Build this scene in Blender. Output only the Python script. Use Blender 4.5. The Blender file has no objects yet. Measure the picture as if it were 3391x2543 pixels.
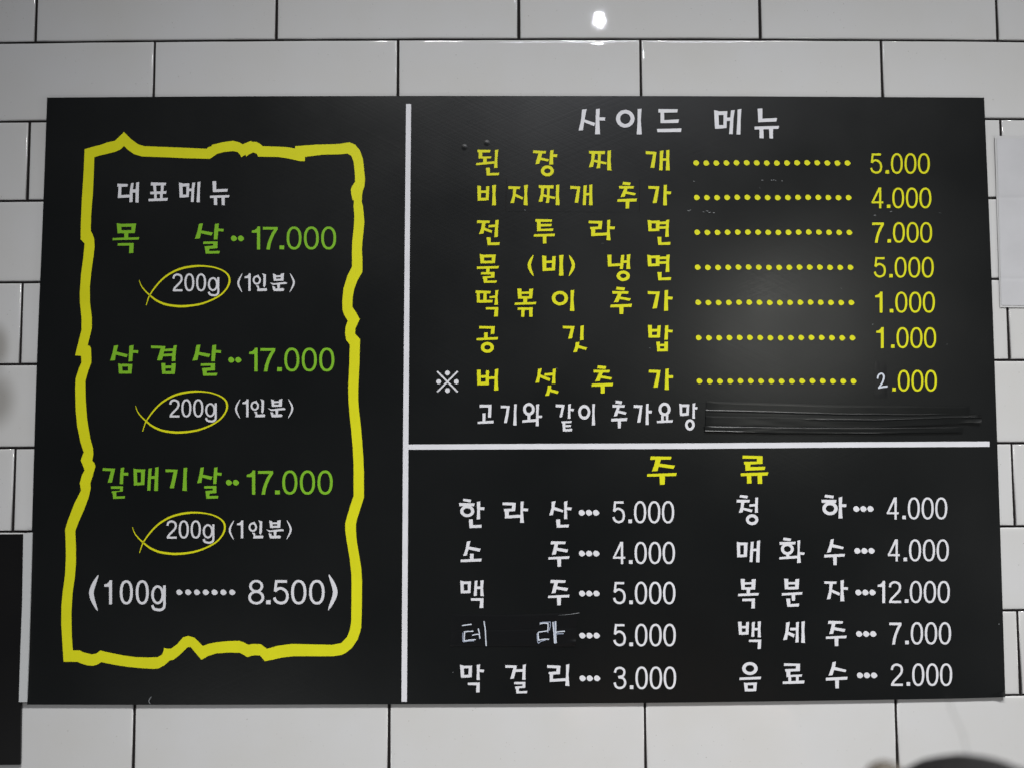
import bpy, bmesh, math, random
from math import sin, cos, pi, radians
from mathutils import Matrix, Vector, noise
from mathutils.geometry import tessellate_polygon

random.seed(7)
scn = bpy.context.scene
C = scn.collection

# ------------------------------------------------------------------ camera
W, H = 3391.0, 2543.0            # photograph size; positions below were measured on it
F, PITCH, YAW, ROLL, DIST, CAMZ = 2600.0, -0.05514, -0.0086, -0.00243, 0.9589, 1.6
Rx = Matrix(((1, 0, 0), (0, cos(PITCH), -sin(PITCH)), (0, sin(PITCH), cos(PITCH))))
Ry = Matrix(((cos(YAW), 0, sin(YAW)), (0, 1, 0), (-sin(YAW), 0, cos(YAW))))
Rz = Matrix(((cos(ROLL), -sin(ROLL), 0), (sin(ROLL), cos(ROLL), 0), (0, 0, 1)))
R = Rz @ Rx @ Ry                 # rows: camera right, down, forward in (right, down, into wall)


def tow(v):                      # (right, down, into) -> world
    return Vector((v[0], v[2], -v[1]))


right, down, fwd = tow(R[0]), tow(R[1]), tow(R[2])
M = Matrix((right, -down, -fwd)).transposed().to_4x4()
M.translation = Vector((0, -DIST, CAMZ))
cam = bpy.data.cameras.new('camera')
cam.sensor_width = 36.0
cam.lens = F / W * 36.0
cam.clip_start, cam.clip_end = 0.02, 60
cam.dof.use_dof = True
cam.dof.focus_distance = 0.962
cam.dof.aperture_fstop = 1.7
co = bpy.data.objects.new('camera', cam)
C.objects.link(co)
co.matrix_world = M
scn.camera = co
O = Vector((0, -DIST, CAMZ))


def at(px, py, y=0.0):           # the point of the plane Y = y seen at that place of the photograph
    d = right * ((px - W / 2) / F) + down * ((py - H / 2) / F) + fwd
    return O + d * ((y - O.y) / d.y)


# ------------------------------------------------------------------ light
w = bpy.data.worlds.new('World')
scn.world = w
w.use_nodes = True
bg = w.node_tree.nodes['Background']
bg.inputs[0].default_value = (0.80, 0.86, 1.0, 1)
bg.inputs[1].default_value = 0.045


def lamp(name, loc, target, size, power, color=(1, 1, 1), size_y=None, shape='RECTANGLE', spread=180):
    l = bpy.data.lights.new(name, 'AREA')
    l.shape, l.size, l.size_y, l.energy, l.color = shape, size, size_y or size, power, color
    l.spread = radians(spread)
    o = bpy.data.objects.new(name, l)
    C.objects.link(o)
    o.location = loc
    o.rotation_euler = (Vector(target) - Vector(loc)).to_track_quat('-Z', 'Y').to_euler()
    return o


MID = (0.05, 0, 1.6)
# ceiling lamp seen as the bright spot in the top tiles, a lower lamp seen as the soft patch on the board,
# spots above, and unseen fill lights added low at left and right
lamp('ceiling_lamp', (0.33, -1.75, 3.04), MID, 0.013, 1.2, (0.86, 0.89, 1.0), 0.026)
lamp('tube_lamp', (0.43, -1.75, 3.25), MID, 0.9, 2.8, (0.82, 0.84, 1.0), 0.02)
lamp('side_lamp', (0.83, -1.40, 1.90), MID, 0.16, 1.9, (1.0, 1.0, 0.93), shape='DISK')
lamp('spot_left', (-0.30, -1.6, 3.7), (-0.2, 0, 0.07), 0.25, 7.1, (1.0, 0.998, 0.985), spread=57)
lamp('spot_middle', (0.35, -1.6, 3.7), (0.3, 0, 0.07), 0.25, 6.0, (1.0, 0.998, 0.985), spread=57)
lamp('spot_right', (1.05, -1.6, 3.7), (0.9, 0, 0.07), 0.25, 6.0, (1.0, 0.998, 0.985), spread=57)
lamp('low_fill_left', (-0.8, -1.2, 0.22), (0.25, 0, 1.2), 0.5, 5, (1.0, 0.998, 0.975))
lamp('low_fill_right', (2.2, -0.9, 1.0), (0.5, 0, 1.4), 0.5, 8, (1.0, 0.998, 0.975))

scn.view_settings.view_transform = 'Standard'
scn.view_settings.look = 'None'
scn.view_settings.exposure = 0.0
scn.view_settings.gamma = 1.0
scn.view_settings.use_curve_mapping = False


# ------------------------------------------------------------------ materials
def mat(name, color, rough=0.5, spec=0.5, **kw):
    m = bpy.data.materials.new(name)
    m.use_nodes = True
    b = m.node_tree.nodes['Principled BSDF']
    b.inputs['Base Color'].default_value = (*color, 1)
    b.inputs['Roughness'].default_value = rough
    b.inputs['Specular IOR Level'].default_value = spec
    for k, v in kw.items():
        b.inputs[k.replace('_', ' ')].default_value = v
    return m


def nodes(m):
    nt = m.node_tree
    return nt, nt.nodes['Principled BSDF']


def noise_tex(nt, scale, detail=3.0, mapping=None, rough=0.5, kind='POINT'):
    tc = nt.nodes.new('ShaderNodeTexCoord')
    mp = nt.nodes.new('ShaderNodeMapping')
    nt.links.new(tc.outputs['Object'], mp.inputs[0])
    mp.vector_type = kind
    if mapping:
        mp.inputs['Rotation'].default_value = mapping[0]
        mp.inputs['Scale'].default_value = mapping[1]
    n = nt.nodes.new('ShaderNodeTexNoise')
    n.inputs['Scale'].default_value = scale
    n.inputs['Detail'].default_value = detail
    n.inputs['Roughness'].default_value = rough
    nt.links.new(mp.outputs[0], n.inputs[0])
    return n


def ramp(nt, src, p0, p1, c0, c1):
    r = nt.nodes.new('ShaderNodeValToRGB')
    r.color_ramp.elements[0].position, r.color_ramp.elements[1].position = p0, p1
    r.color_ramp.elements[0].color, r.color_ramp.elements[1].color = (*c0, 1), (*c1, 1)
    nt.links.new(src, r.inputs[0])
    return r


def bump(nt, b, src, strength, dist):
    u = nt.nodes.new('ShaderNodeBump')
    u.inputs['Strength'].default_value = strength
    u.inputs['Distance'].default_value = dist
    nt.links.new(src, u.inputs['Height'])
    prev = b.inputs['Normal'].links
    if prev:
        nt.links.new(prev[0].from_socket, u.inputs['Normal'])
    nt.links.new(u.outputs[0], b.inputs['Normal'])


# glazed tile: light grey-white glaze, gentle waviness, pin-holes and faint grime
tile_m = mat('glazed_tile', (0.56, 0.56, 0.57), 0.03, 0.5)
nt, b = nodes(tile_m)
blot = noise_tex(nt, 9, 4)
g1 = ramp(nt, blot.outputs[0], 0.35, 0.7, (0.585, 0.585, 0.59), (0.565, 0.56, 0.55))
speck = noise_tex(nt, 420, 1)
g2 = ramp(nt, speck.outputs[0], 0.22, 0.25, (0.36, 0.33, 0.28), (1, 1, 1))
mx = nt.nodes.new('ShaderNodeMixRGB')
mx.blend_type = 'MULTIPLY'
mx.inputs[0].default_value = 0.8
nt.links.new(g1.outputs[0], mx.inputs[1])
nt.links.new(g2.outputs[0], mx.inputs[2])
# two blurred dark reflections near the left edge, painted into the tile colour
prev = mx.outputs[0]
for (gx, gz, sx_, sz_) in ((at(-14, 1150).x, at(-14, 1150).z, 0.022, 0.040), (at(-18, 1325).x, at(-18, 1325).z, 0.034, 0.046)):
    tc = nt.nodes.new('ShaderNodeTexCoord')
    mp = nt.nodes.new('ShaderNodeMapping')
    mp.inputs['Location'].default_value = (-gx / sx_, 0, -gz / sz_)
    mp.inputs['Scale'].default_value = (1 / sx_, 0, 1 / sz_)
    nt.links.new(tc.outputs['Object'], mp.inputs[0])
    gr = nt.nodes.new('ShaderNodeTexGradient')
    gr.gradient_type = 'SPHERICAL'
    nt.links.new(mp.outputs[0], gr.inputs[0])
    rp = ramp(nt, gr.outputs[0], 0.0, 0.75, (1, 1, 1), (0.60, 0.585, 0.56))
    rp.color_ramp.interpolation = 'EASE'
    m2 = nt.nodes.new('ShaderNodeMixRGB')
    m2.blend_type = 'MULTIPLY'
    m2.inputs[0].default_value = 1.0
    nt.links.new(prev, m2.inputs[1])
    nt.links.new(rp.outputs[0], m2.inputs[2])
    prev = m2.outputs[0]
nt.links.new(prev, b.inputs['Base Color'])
wav = noise_tex(nt, 14, 1)
bump(nt, b, wav.outputs[0], 0.12, 0.0010)
wv2 = noise_tex(nt, 70, 2)
bump(nt, b, wv2.outputs[0], 0.05, 0.0005)

grout_m = mat('black_grout', (0.012, 0.010, 0.010), 0.9, 0.2)
nt, b = nodes(grout_m)
gn = noise_tex(nt, 500, 2)
bump(nt, b, gn.outputs[0], 0.6, 0.001)


def board_mat(name, color, rough):
    m = mat(name, color, rough, 0.42)
    nt, b = nodes(m)
    # fine wiping scratches in two directions, and hazy wear of the gloss
    s1 = noise_tex(nt, 60, 5, ((0, radians(27), 0), (9, 1, 0.16)), kind='TEXTURE')
    s2 = noise_tex(nt, 60, 5, ((0, radians(-22), 0), (9, 1, 0.16)), kind='TEXTURE')
    wear = noise_tex(nt, 5, 4)
    ad = nt.nodes.new('ShaderNodeMath')
    nt.links.new(s1.outputs[0], ad.inputs[0])
    nt.links.new(s2.outputs[0], ad.inputs[1])
    rr = nt.nodes.new('ShaderNodeMapRange')
    rr.inputs['From Min'].default_value, rr.inputs['From Max'].default_value = 0.3, 0.7
    rr.inputs['To Min'].default_value, rr.inputs['To Max'].default_value = rough - 0.04, rough + 0.05
    nt.links.new(wear.outputs[0], rr.inputs['Value'])
    nt.links.new(rr.outputs[0], b.inputs['Roughness'])
    bump(nt, b, ad.outputs[0], 0.075, 0.0006)
    return m


board_m = board_mat('black_vinyl', (0.0045, 0.0052, 0.0054), 0.33)
sign_m = board_mat('black_sign_face', (0.0050, 0.0048, 0.0050), 0.36)
foam_m = mat('board_core', (0.55, 0.56, 0.58), 0.5)


def print_mat(name, color):
    m = mat(name, color, 0.45, 0.25)
    nt, b = nodes(m)
    n = noise_tex(nt, 30, 4)
    k = [c * 0.93 for c in color]
    r = ramp(nt, n.outputs[0], 0.3, 0.7, k, color)
    nt.links.new(r.outputs[0], b.inputs['Base Color'])
    return m


white_m = print_mat('white_print', (0.68, 0.68, 0.72))
yellow_m = print_mat('yellow_print', (0.67, 0.66, 0.011))
green_m = print_mat('green_print', (0.20, 0.46, 0.024))
chalk_m = mat('white_marker', (0.57, 0.61, 0.69), 0.5)
marker_m = mat('thin_marker', (0.30, 0.34, 0.44), 0.5)
tape_m = mat('black_tape', (0.0045, 0.0052, 0.0052), 0.30, 0.45)
nt, b = nodes(tape_m)
tn = noise_tex(nt, 40, 3, ((0, 0, 0), (0.25, 1, 3)))
bump(nt, b, tn.outputs[0], 0.02, 0.001)
film_m = mat('black_film', (0.0036, 0.0040, 0.0046), 0.36, 0.40)
paper_m = print_mat('white_paper', (0.52, 0.52, 0.54))
lam_m = mat('clear_laminate', (0.54, 0.54, 0.545), 0.2, 0.4)
strip_m = mat('white_plastic', (0.52, 0.53, 0.54), 0.35)
scuff_m = mat('scuff', (0.20, 0.21, 0.22), 0.6)
hair_m = mat('dark_hair', (0.007, 0.006, 0.0065), 0.45, 0.3)
nt, b = nodes(hair_m)
hn = noise_tex(nt, 90, 4, ((0, 0, 0), (6, 6, 0.6)))
bump(nt, b, hn.outputs[0], 0.8, 0.004)
skin_m = mat('skin', (0.42, 0.27, 0.19), 0.5)
coat_m = mat('dark_cloth', (0.02, 0.02, 0.024), 0.85)
post_m = mat('taupe_wood', (0.075, 0.064, 0.052), 0.6)


# ------------------------------------------------------------------ object helpers
def link(name, me, m=None, parent=None):
    o = bpy.data.objects.new(name, me)
    C.objects.link(o)
    if m:
        me.materials.append(m)
    if parent:
        o.parent = parent
    return o


def obj(name, bm, m, parent=None, smooth=False):
    me = bpy.data.meshes.new(name)
    bm.normal_update()
    bm.to_mesh(me)
    bm.free()
    if smooth:
        for p in me.polygons:
            p.use_smooth = True
    return link(name, me, m, parent)


def thing(name, label, cat, group=None, o=None):
    if o is None:
        o = bpy.data.objects.new(name, None)
        o.empty_display_size = 0.05
        C.objects.link(o)
    o['label'], o['category'] = label, cat
    if group:
        o['group'] = group
    return o


def crom(pts, n=8, closed=False):
    out, L = [], len(pts)
    rng = range(L if closed else L - 1)
    for i in rng:
        g = (lambda k: pts[k % L]) if closed else (lambda k: pts[min(max(k, 0), L - 1)])
        p0, p1, p2, p3 = g(i - 1), g(i), g(i + 1), g(i + 2)
        for s in range(n):
            t = s / n
            out.append(tuple(0.5 * (2 * b_ + (c_ - a_) * t + (2 * a_ - 5 * b_ + 4 * c_ - d_) * t * t + (3 * b_ - a_ - 3 * c_ + d_) * t ** 3)
                             for a_, b_, c_, d_ in zip(p0, p1, p2, p3)))
    if not closed:
        out.append(tuple(pts[-1]))
    return out


def ribbon(pts):                 # [(x, y, w)] -> list of quads
    L, Rr = [], []
    for i, p in enumerate(pts):
        a_, c_ = pts[max(i - 1, 0)], pts[min(i + 1, len(pts) - 1)]
        dx, dy = c_[0] - a_[0], c_[1] - a_[1]
        l = math.hypot(dx, dy) or 1
        nx, ny = -dy / l * p[2] / 2, dx / l * p[2] / 2
        L.append((p[0] + nx, p[1] + ny))
        Rr.append((p[0] - nx, p[1] - ny))
    return L, Rr


class Ink:
    """Flat printed shapes on the plane Y = y, given in positions measured on the photograph."""

    def __init__(self, y):
        self.bm, self.y, self.k = bmesh.new(), y, 0

    def step(self):
        self.k = (self.k + 1) % 14
        return self.y - self.k * 1.6e-5

    def poly(self, pts):
        y = self.step()
        vs = [self.bm.verts.new(at(px, py, y)) for px, py in pts]
        try:
            self.bm.faces.new(vs)
        except ValueError:
            pass

    def strip(self, L, Rr, closed=False):
        y = self.step()
        a_ = [self.bm.verts.new(at(*p, y)) for p in L]
        b_ = [self.bm.verts.new(at(*p, y)) for p in Rr]
        n = len(L)
        for i in range(n if closed else n - 1):
            j = (i + 1) % n
            self.bm.faces.new((a_[i], a_[j], b_[j], b_[i]))

    def stroke(self, pts):
        self.strip(*ribbon(pts))

    def ring(self, cx, cy, rx, ry, wx, wy=None, n=40, e=2.0):
        wy = wy or wx

        def el(ax, ay):
            out = []
            for i in range(n):
                t = 2 * pi * i / n
                c_, s_ = cos(t), sin(t)
                out.append((cx + ax * math.copysign(abs(c_) ** (2 / e), c_), cy + ay * math.copysign(abs(s_) ** (2 / e), s_)))
            return out
        self.strip(el(rx, ry), el(rx - wx, ry - wy), True)

    def holed(self, outer, inner):
        y = self.step()
        loops = [[Vector((p[0], p[1], 0)) for p in outer], [Vector((p[0], p[1], 0)) for p in inner]]
        vs = [self.bm.verts.new(at(p[0], p[1], y)) for p in outer + inner]
        for t in tessellate_polygon(loops):
            try:
                self.bm.faces.new([vs[i] for i in t])
            except ValueError:
                pass

    def dot(self, cx, cy, r):    # round leader dot with a small beak to the right
        pts = []
        for i in range(22):
            t = 2 * pi * (i + 0.5) / 22
            k = 1.0
            if abs(math.atan2(sin(t), cos(t))) < 0.62:
                k = 1.0 + 0.22 * (1 - abs(math.atan2(sin(t), cos(t) )) / 0.62)
            pts.append((cx + r * k * cos(t), cy + r * k * sin(t + 0.08)))
        self.poly(pts)

    def out(self, name, m, parent):
        return obj(name, self.bm, m, parent)


# ------------------------------------------------------------------ syllables, traced in 3x enlargements
BLK = dict(A=(340, 560), B=(320, 1113), C=(280, 1500), D=(1550, 330), E=(1550, 830), F=(1550, 1280),
           G=(2400, 1500), H=(2400, 1800), I=(1500, 1630), J=(1500, 1900), K=(2250, 330))
GLY = {}


def gly(ch, txt):
    out = []
    for s in txt.split('|'):
        s = s.strip()
        if s[0] == 'O':
            out.append(('O', *[float(v) for v in s[1:].split()]))
        else:
            v = [float(q) for q in s.replace(',', ' ').split()]
            out.append(('P', list(zip(v[::2], v[1::2]))))
    xs, ys = [], []
    for s in out:
        if s[0] == 'O':
            xs += [s[1] - s[3], s[1] + s[3]]
            ys += [s[2] - s[4], s[2] + s[4]]
        else:
            xs += [p[0] for p in s[1]]
            ys += [p[1] for p in s[1]]
    GLY[ch] = (out, (min(xs), min(ys), max(xs), max(ys)))


gly('대', '146,150 250,152 246,178 186,180 184,262 268,258 268,286 150,292 158,178 146,178|283,143 309,143 298,205 297,330 265,333 270,215|296,205 330,205 330,237 296,238|334,138 362,132 360,200 356,338 325,336 328,205')
gly('표', '480,136 632,140 626,166 478,168|500,164 530,164 534,232 508,232|580,164 608,164 602,232 576,232|472,230 636,222 630,250 474,254|512,250 538,250 536,302 512,302|570,250 598,250 594,300 570,300|453,300 648,290 642,318 456,324')
gly('메', '758,138 792,145 796,258 796,287 765,288|792,148 862,146 860,176 792,178|832,176 860,176 855,282 830,283|794,258 832,257 830,284 794,287|854,198 888,197 888,223 854,226|890,140 920,137 910,200 904,330 876,330 884,205|942,134 972,128 966,210 964,334 933,333 940,215')
gly('뉴', '1090,126 1128,124 1128,205 1244,200 1238,228 1096,234|1066,268 1260,262 1254,286 1066,292|1104,286 1136,286 1138,362 1106,360|1180,286 1212,284 1212,364 1184,362')
gly('목', '140,540 184,548 188,640 148,642|184,548 332,544 328,576 184,578|286,574 328,574 318,640 284,640|186,612 286,610 284,640 186,642|214,638 256,638 252,690 214,692|100,688 364,680 356,704 98,710|150,740 308,738 304,836 262,838 266,764 148,764')
gly('살', '956,547 996,543 976,640 966,692 916,697 942,620|974,612 1096,634 1080,664 970,640|1116,548 1154,543 1150,600 1140,702 1104,704 1108,620|1146,594 1202,598 1200,624 1144,620|1000,724 1142,722 1140,790 1060,796 1058,818 1164,816 1158,842 1024,844 1016,792 1012,770 1098,764 1098,746 998,748')
gly('삼', '172,98 214,92 190,190 182,242 134,246 158,170|194,156 308,184 298,214 188,186|326,98 368,92 360,160 354,250 316,254 322,160|358,142 414,144 410,172 358,168|214,272 252,284 258,374 222,374|250,276 356,280 352,304 250,304|312,302 352,302 346,374 312,374|254,346 316,346 314,374 254,374')
gly('겹', '540,96 684,102 650,240 600,244 636,124 540,122|676,130 764,124 764,150 668,154|658,180 760,174 760,200 652,204|766,96 796,92 784,190 782,250 746,252 752,170|642,270 682,270 684,376 652,378|744,274 786,272 776,378 740,378|680,296 746,294 746,320 680,322|680,350 744,350 742,378 680,378')
gly('갈', '180,146 304,152 272,290 230,292 262,176 180,174|360,146 394,140 386,210 382,306 350,306 354,215|382,192 436,192 432,222 380,220|262,328 382,326 380,378 316,384 316,428 402,424 398,448 284,452 280,398 270,396 270,376 352,372 352,352 260,352')
gly('매', '486,150 520,158 524,316 490,320|518,158 604,160 600,186 518,188|562,184 600,184 594,314 560,316|520,290 564,288 562,316 520,320|636,152 668,148 660,240 654,370 622,370 630,240|656,226 702,224 702,252 652,254|702,142 736,136 732,230 728,374 692,372 698,230')
gly('기', '804,158 926,162 908,250 886,348 846,346 868,260 884,186 804,186|984,146 1020,142 1014,240 1016,374 972,372 980,250')
gly('사', '1132,104 1178,98 1158,200 1142,308 1098,312 1124,200|1154,200 1262,236 1252,268 1150,228|1270,100 1308,94 1304,190 1310,348 1262,350 1268,210|1302,180 1364,180 1358,212 1302,210')
gly('이', 'O 1562 194 92 88 40 36|1684,98 1724,94 1716,210 1726,350 1676,350 1684,220')
gly('드', '1892,98 2084,100 2078,132 1948,134 1950,208 2096,200 2088,236 1912,238 1912,134 1890,132|1876,296 2120,290 2116,326 1882,328')
gly('된', '94,502 224,504 218,528 140,530 142,570 232,568 228,588 104,590 106,530 94,526|150,586 186,586 186,634 150,636|82,634 262,616 262,640 78,656|268,506 300,500 290,600 292,682 258,684 266,600|178,682 216,680 218,734 310,730 304,756 186,758')
gly('장', '648,508 776,516 770,540 644,536|700,538 738,538 706,642 668,646|722,578 804,598 794,620 714,602|816,510 850,504 844,570 846,648 806,650 812,580|842,546 888,548 882,576 842,574|O 788 712 64 54 32 30')
gly('찌', '1200,514 1362,516 1356,546 1206,542|1228,540 1262,540 1242,672 1200,676 1224,600|1290,544 1320,544 1312,684 1276,686 1290,620|1244,598 1378,628 1370,648 1240,622|1386,512 1420,508 1416,610 1424,708 1382,706 1384,610')
gly('개', '1766,516 1872,524 1850,682 1812,682 1838,548 1766,546|1906,514 1942,510 1934,600 1932,706 1898,706 1904,600|1932,588 1972,586 1972,610 1930,612|1968,508 2000,502 1998,600 2004,708 1964,706 1970,600')
gly('비', '92,858 128,862 128,1006 96,1010|180,866 210,864 204,1004 176,1004|126,908 182,906 182,930 126,932|126,980 180,978 178,1006 126,1008|240,856 278,850 272,940 278,1054 238,1054 244,940')
gly('지', '400,864 520,868 514,892 402,892|448,890 480,890 474,940 456,1030 420,1032 444,960|472,940 548,976 540,998 466,964|556,856 594,850 586,940 592,1054 552,1052 560,940')
gly('추', '1540,820 1616,828 1608,856 1534,848|1500,862 1648,864 1642,888 1502,888|1552,886 1586,886 1556,968 1514,972|1572,916 1668,934 1656,956 1560,938|1486,994 1678,986 1672,1016 1482,1020|1564,1014 1602,1012 1600,1084 1566,1086')
gly('가', '1792,862 1900,866 1874,1030 1834,1032 1866,892 1792,890|1944,854 1976,850 1972,930 1976,1054 1938,1054 1942,940|1970,914 2018,918 2012,944 1970,942')
gly('전', '90,1202 218,1206 212,1230 88,1230|140,1228 176,1228 152,1334 108,1340 128,1290|158,1274 240,1304 234,1328 150,1298|204,1250 268,1244 268,1270 202,1274|272,1202 304,1196 298,1270 296,1368 260,1370 268,1280|184,1370 224,1372 226,1424 316,1420 310,1448 194,1450')
gly('투', '670,1190 836,1194 830,1218 668,1218|684,1216 722,1216 722,1308 686,1312|720,1240 832,1238 826,1262 720,1264|720,1288 848,1284 842,1308 720,1310|654,1342 864,1334 858,1360 652,1366|742,1360 778,1360 778,1432 744,1434')
gly('라', '1200,1206 1334,1210 1326,1290 1264,1292 1262,1330 1380,1324 1380,1352 1224,1360 1222,1292 1212,1290 1214,1268 1292,1266 1296,1236 1198,1232|1382,1200 1414,1196 1406,1290 1416,1402 1376,1400 1382,1290|1406,1262 1460,1266 1454,1292 1406,1290')
gly('면', '1784,1198 1822,1206 1824,1310 1792,1312|1820,1208 1904,1204 1902,1232 1820,1234|1866,1230 1902,1230 1900,1308 1866,1310|1820,1286 1868,1284 1866,1310 1820,1312|1898,1218 1968,1214 1968,1240 1898,1242|1898,1264 1966,1262 1966,1286 1898,1288|1966,1200 1998,1196 1992,1280 1994,1366 1958,1368 1964,1280|1880,1368 1920,1366 1920,1422 2012,1418 2006,1446 1890,1448')
gly('물', '116,36 156,46 160,128 124,130|154,44 276,42 272,70 154,72|236,68 272,68 266,128 236,128|156,104 238,104 236,128 156,130|88,162 308,156 300,180 88,186|180,182 214,182 212,222 180,224|130,218 264,216 262,272 190,276 190,302 286,300 280,322 156,324 152,284 146,282 146,260 226,256 228,240 128,240')
gly('냉', '1384,46 1424,42 1424,134 1512,130 1512,156 1390,162|1520,48 1552,44 1544,130 1538,186 1508,186 1514,120|1542,102 1582,100 1582,124 1542,126|1578,44 1614,38 1606,110 1612,186 1572,186 1578,110|O 1542 254 66 52 34 30')
gly('떡', '76,398 226,404 220,430 74,424|86,420 116,420 118,520 88,520|154,426 184,426 184,498 150,498|114,494 246,492 240,518 114,522|214,456 270,450 270,472 212,476|270,400 302,394 292,460 298,540 262,542 270,470|176,566 300,564 296,656 258,658 264,588 176,588')
gly('볶', '490,380 530,380 532,480 498,482|608,384 646,380 636,478 604,480|528,412 610,408 610,432 528,434|528,456 608,456 606,480 528,482|548,478 588,478 586,516 548,518|464,520 678,512 670,536 462,542|530,590 562,590 558,660 528,660|606,566 642,566 640,660 608,660|494,568 608,568 608,592 492,592')
gly('공', '112,752 266,754 260,830 224,832 230,778 110,776|160,816 196,814 194,868 160,870|86,872 298,860 294,886 84,894|O 192 964 65 54 34 30')
gly('깃', '942,750 1058,752 1032,874 994,878 1022,778 940,774|1116,750 1150,744 1146,820 1148,890 1112,892 1116,820|1068,914 1106,908 1100,950 1082,1008 1046,1012 1066,950|1098,942 1184,966 1170,990 1092,968')
gly('밥', '1786,742 1826,742 1828,866 1794,868|1882,748 1914,744 1906,866 1874,868|1824,782 1884,780 1884,806 1824,808|1824,842 1878,840 1876,866 1824,868|1956,748 1990,744 1986,820 1984,886 1950,888 1956,810|1984,786 2034,792 2028,816 1984,812|1870,908 1906,906 1908,1002 1880,1004|1952,908 1986,906 1984,1002 1948,1002|1904,930 1956,928 1956,950 1904,952|1904,978 1952,976 1950,1002 1904,1004')
gly('버', '88,1184 126,1186 128,1336 92,1338|178,1192 208,1190 206,1334 174,1336|124,1240 180,1238 180,1264 124,1266|124,1304 178,1302 176,1334 124,1338|204,1254 270,1250 270,1276 204,1278|266,1182 300,1174 294,1270 300,1386 258,1388 264,1280')
gly('섯', '694,1178 732,1170 716,1240 706,1310 668,1314 690,1240|716,1232 818,1270 808,1298 710,1258|760,1220 840,1214 840,1240 758,1244|842,1178 872,1172 866,1250 868,1320 832,1322 838,1250|794,1340 826,1340 822,1380 804,1438 766,1442 788,1380|820,1374 902,1396 888,1422 814,1400')
gly('고', '116,178 234,178 228,306 198,306 202,206 114,206|144,264 174,262 172,340 144,342|96,346 254,334 252,362 94,368')
gly('와', 'O 604 224 58 63 28 28|590,280 620,280 618,328 590,330|540,332 682,318 682,346 538,356|676,178 706,172 700,270 702,390 672,390 676,280|700,286 736,286 732,310 700,310')
gly('같', '872,174 960,180 934,302 908,304 930,206 870,202|994,176 1022,170 1016,240 1018,316 990,318 994,240|1016,216 1052,220 1048,244 1016,240|928,342 1032,340 1024,360 930,362|938,360 966,360 968,442 942,444|964,380 1024,378 1020,398 964,400|964,420 1036,416 1030,442 964,444')
gly('요', 'O 1952 224 60 66 28 28|1918,280 1944,284 1944,336 1918,338|1966,284 1990,280 1988,334 1966,334|1878,338 2036,330 2030,354 1876,360')
gly('망', '2098,168 2126,174 2128,288 2106,290|2124,176 2198,174 2196,200 2124,202|2170,198 2196,198 2192,284 2168,286|2124,262 2172,260 2170,286 2124,290|2230,168 2258,162 2252,220 2254,316 2228,318 2230,220|2252,200 2280,202 2276,226 2252,224|O 2204 378 48 56 26 26')
gly('주', '1816,690 2022,694 2014,722 1808,724|1864,720 1916,720 1882,834 1826,840 1848,780|1902,762 2056,782 2040,814 1886,792|1782,866 2074,854 2066,884 1778,892|1902,884 1956,882 1954,970 1906,972')
gly('류', '178,22 376,28 376,104 256,110 254,136 404,132 396,164 206,172 204,112 192,110 190,84 318,82 320,54 176,52|160,198 434,188 424,220 158,226|220,222 262,220 266,298 222,300|326,218 370,218 372,302 328,302')
gly('청', '154,412 230,422 224,448 146,436|118,460 250,462 244,488 118,488|162,486 196,486 178,584 140,590 160,530|186,540 276,558 268,586 176,560|246,506 304,502 304,526 244,530|304,440 332,438 328,520 330,588 298,590 302,520|O 272 658 62 54 30 30')
gly('하', '998,410 1084,420 1078,448 990,436|960,460 1110,462 1106,492 964,490|O 1046 548 76 66 34 32|1132,438 1168,432 1162,520 1170,646 1130,646 1134,530|1162,504 1210,506 1206,534 1162,532')
gly('화', '584,836 660,846 654,870 578,862|544,880 706,876 700,904 546,908|O 622 950 64 58 30 28|612,1002 642,1002 640,1030 612,1032|544,1030 724,1014 724,1042 542,1052|722,866 750,862 744,960 756,1086 718,1088 724,970|744,980 794,984 788,1008 746,1006')
gly('수', '1052,856 1084,848 1078,890 1052,980 1014,986 1044,900|1072,900 1182,930 1174,952 1062,930|990,1006 1194,996 1190,1024 988,1034|1076,1030 1112,1028 1112,1108 1080,1110')
gly('복', '158,1246 198,1246 200,1352 166,1354|268,1250 308,1248 302,1352 264,1352|196,1280 270,1278 270,1300 196,1302|196,1330 268,1328 266,1352 196,1354|218,1350 252,1350 250,1388 218,1390|134,1394 340,1384 334,1410 132,1418|174,1444 300,1440 298,1538 264,1540 268,1466 174,1468')
gly('분', '590,1244 630,1244 632,1348 598,1350|702,1248 740,1246 734,1348 698,1350|628,1278 706,1276 706,1300 628,1302|628,1326 702,1324 700,1350 628,1352|568,1388 772,1376 768,1402 566,1412|664,1408 700,1406 698,1462 668,1464|610,1442 650,1440 652,1496 740,1490 734,1520 622,1524')
gly('자', '988,1270 1112,1272 1106,1296 990,1294|1040,1294 1074,1294 1066,1350 1050,1446 1014,1448 1036,1370|1068,1352 1146,1386 1138,1412 1060,1378|1150,1262 1184,1256 1178,1350 1188,1468 1148,1468 1152,1360|1178,1326 1226,1330 1222,1356 1178,1352')
gly('백', '132,772 168,772 170,898 142,902|212,776 242,772 236,898 208,900|166,814 214,812 214,836 166,838|166,874 212,872 210,900 166,902|270,778 300,772 294,850 294,920 264,922 268,850|292,834 330,832 330,856 292,858|328,772 360,766 354,850 360,926 328,926 330,850|240,950 362,948 358,1042 326,1044 330,974 240,972')
gly('세', '610,780 646,772 634,860 618,950 580,954 604,870|634,870 694,896 686,928 626,898|650,832 712,830 712,856 650,858|708,778 738,772 732,860 734,976 702,978 708,860|762,772 796,766 790,860 798,982 760,982 764,870')
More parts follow.
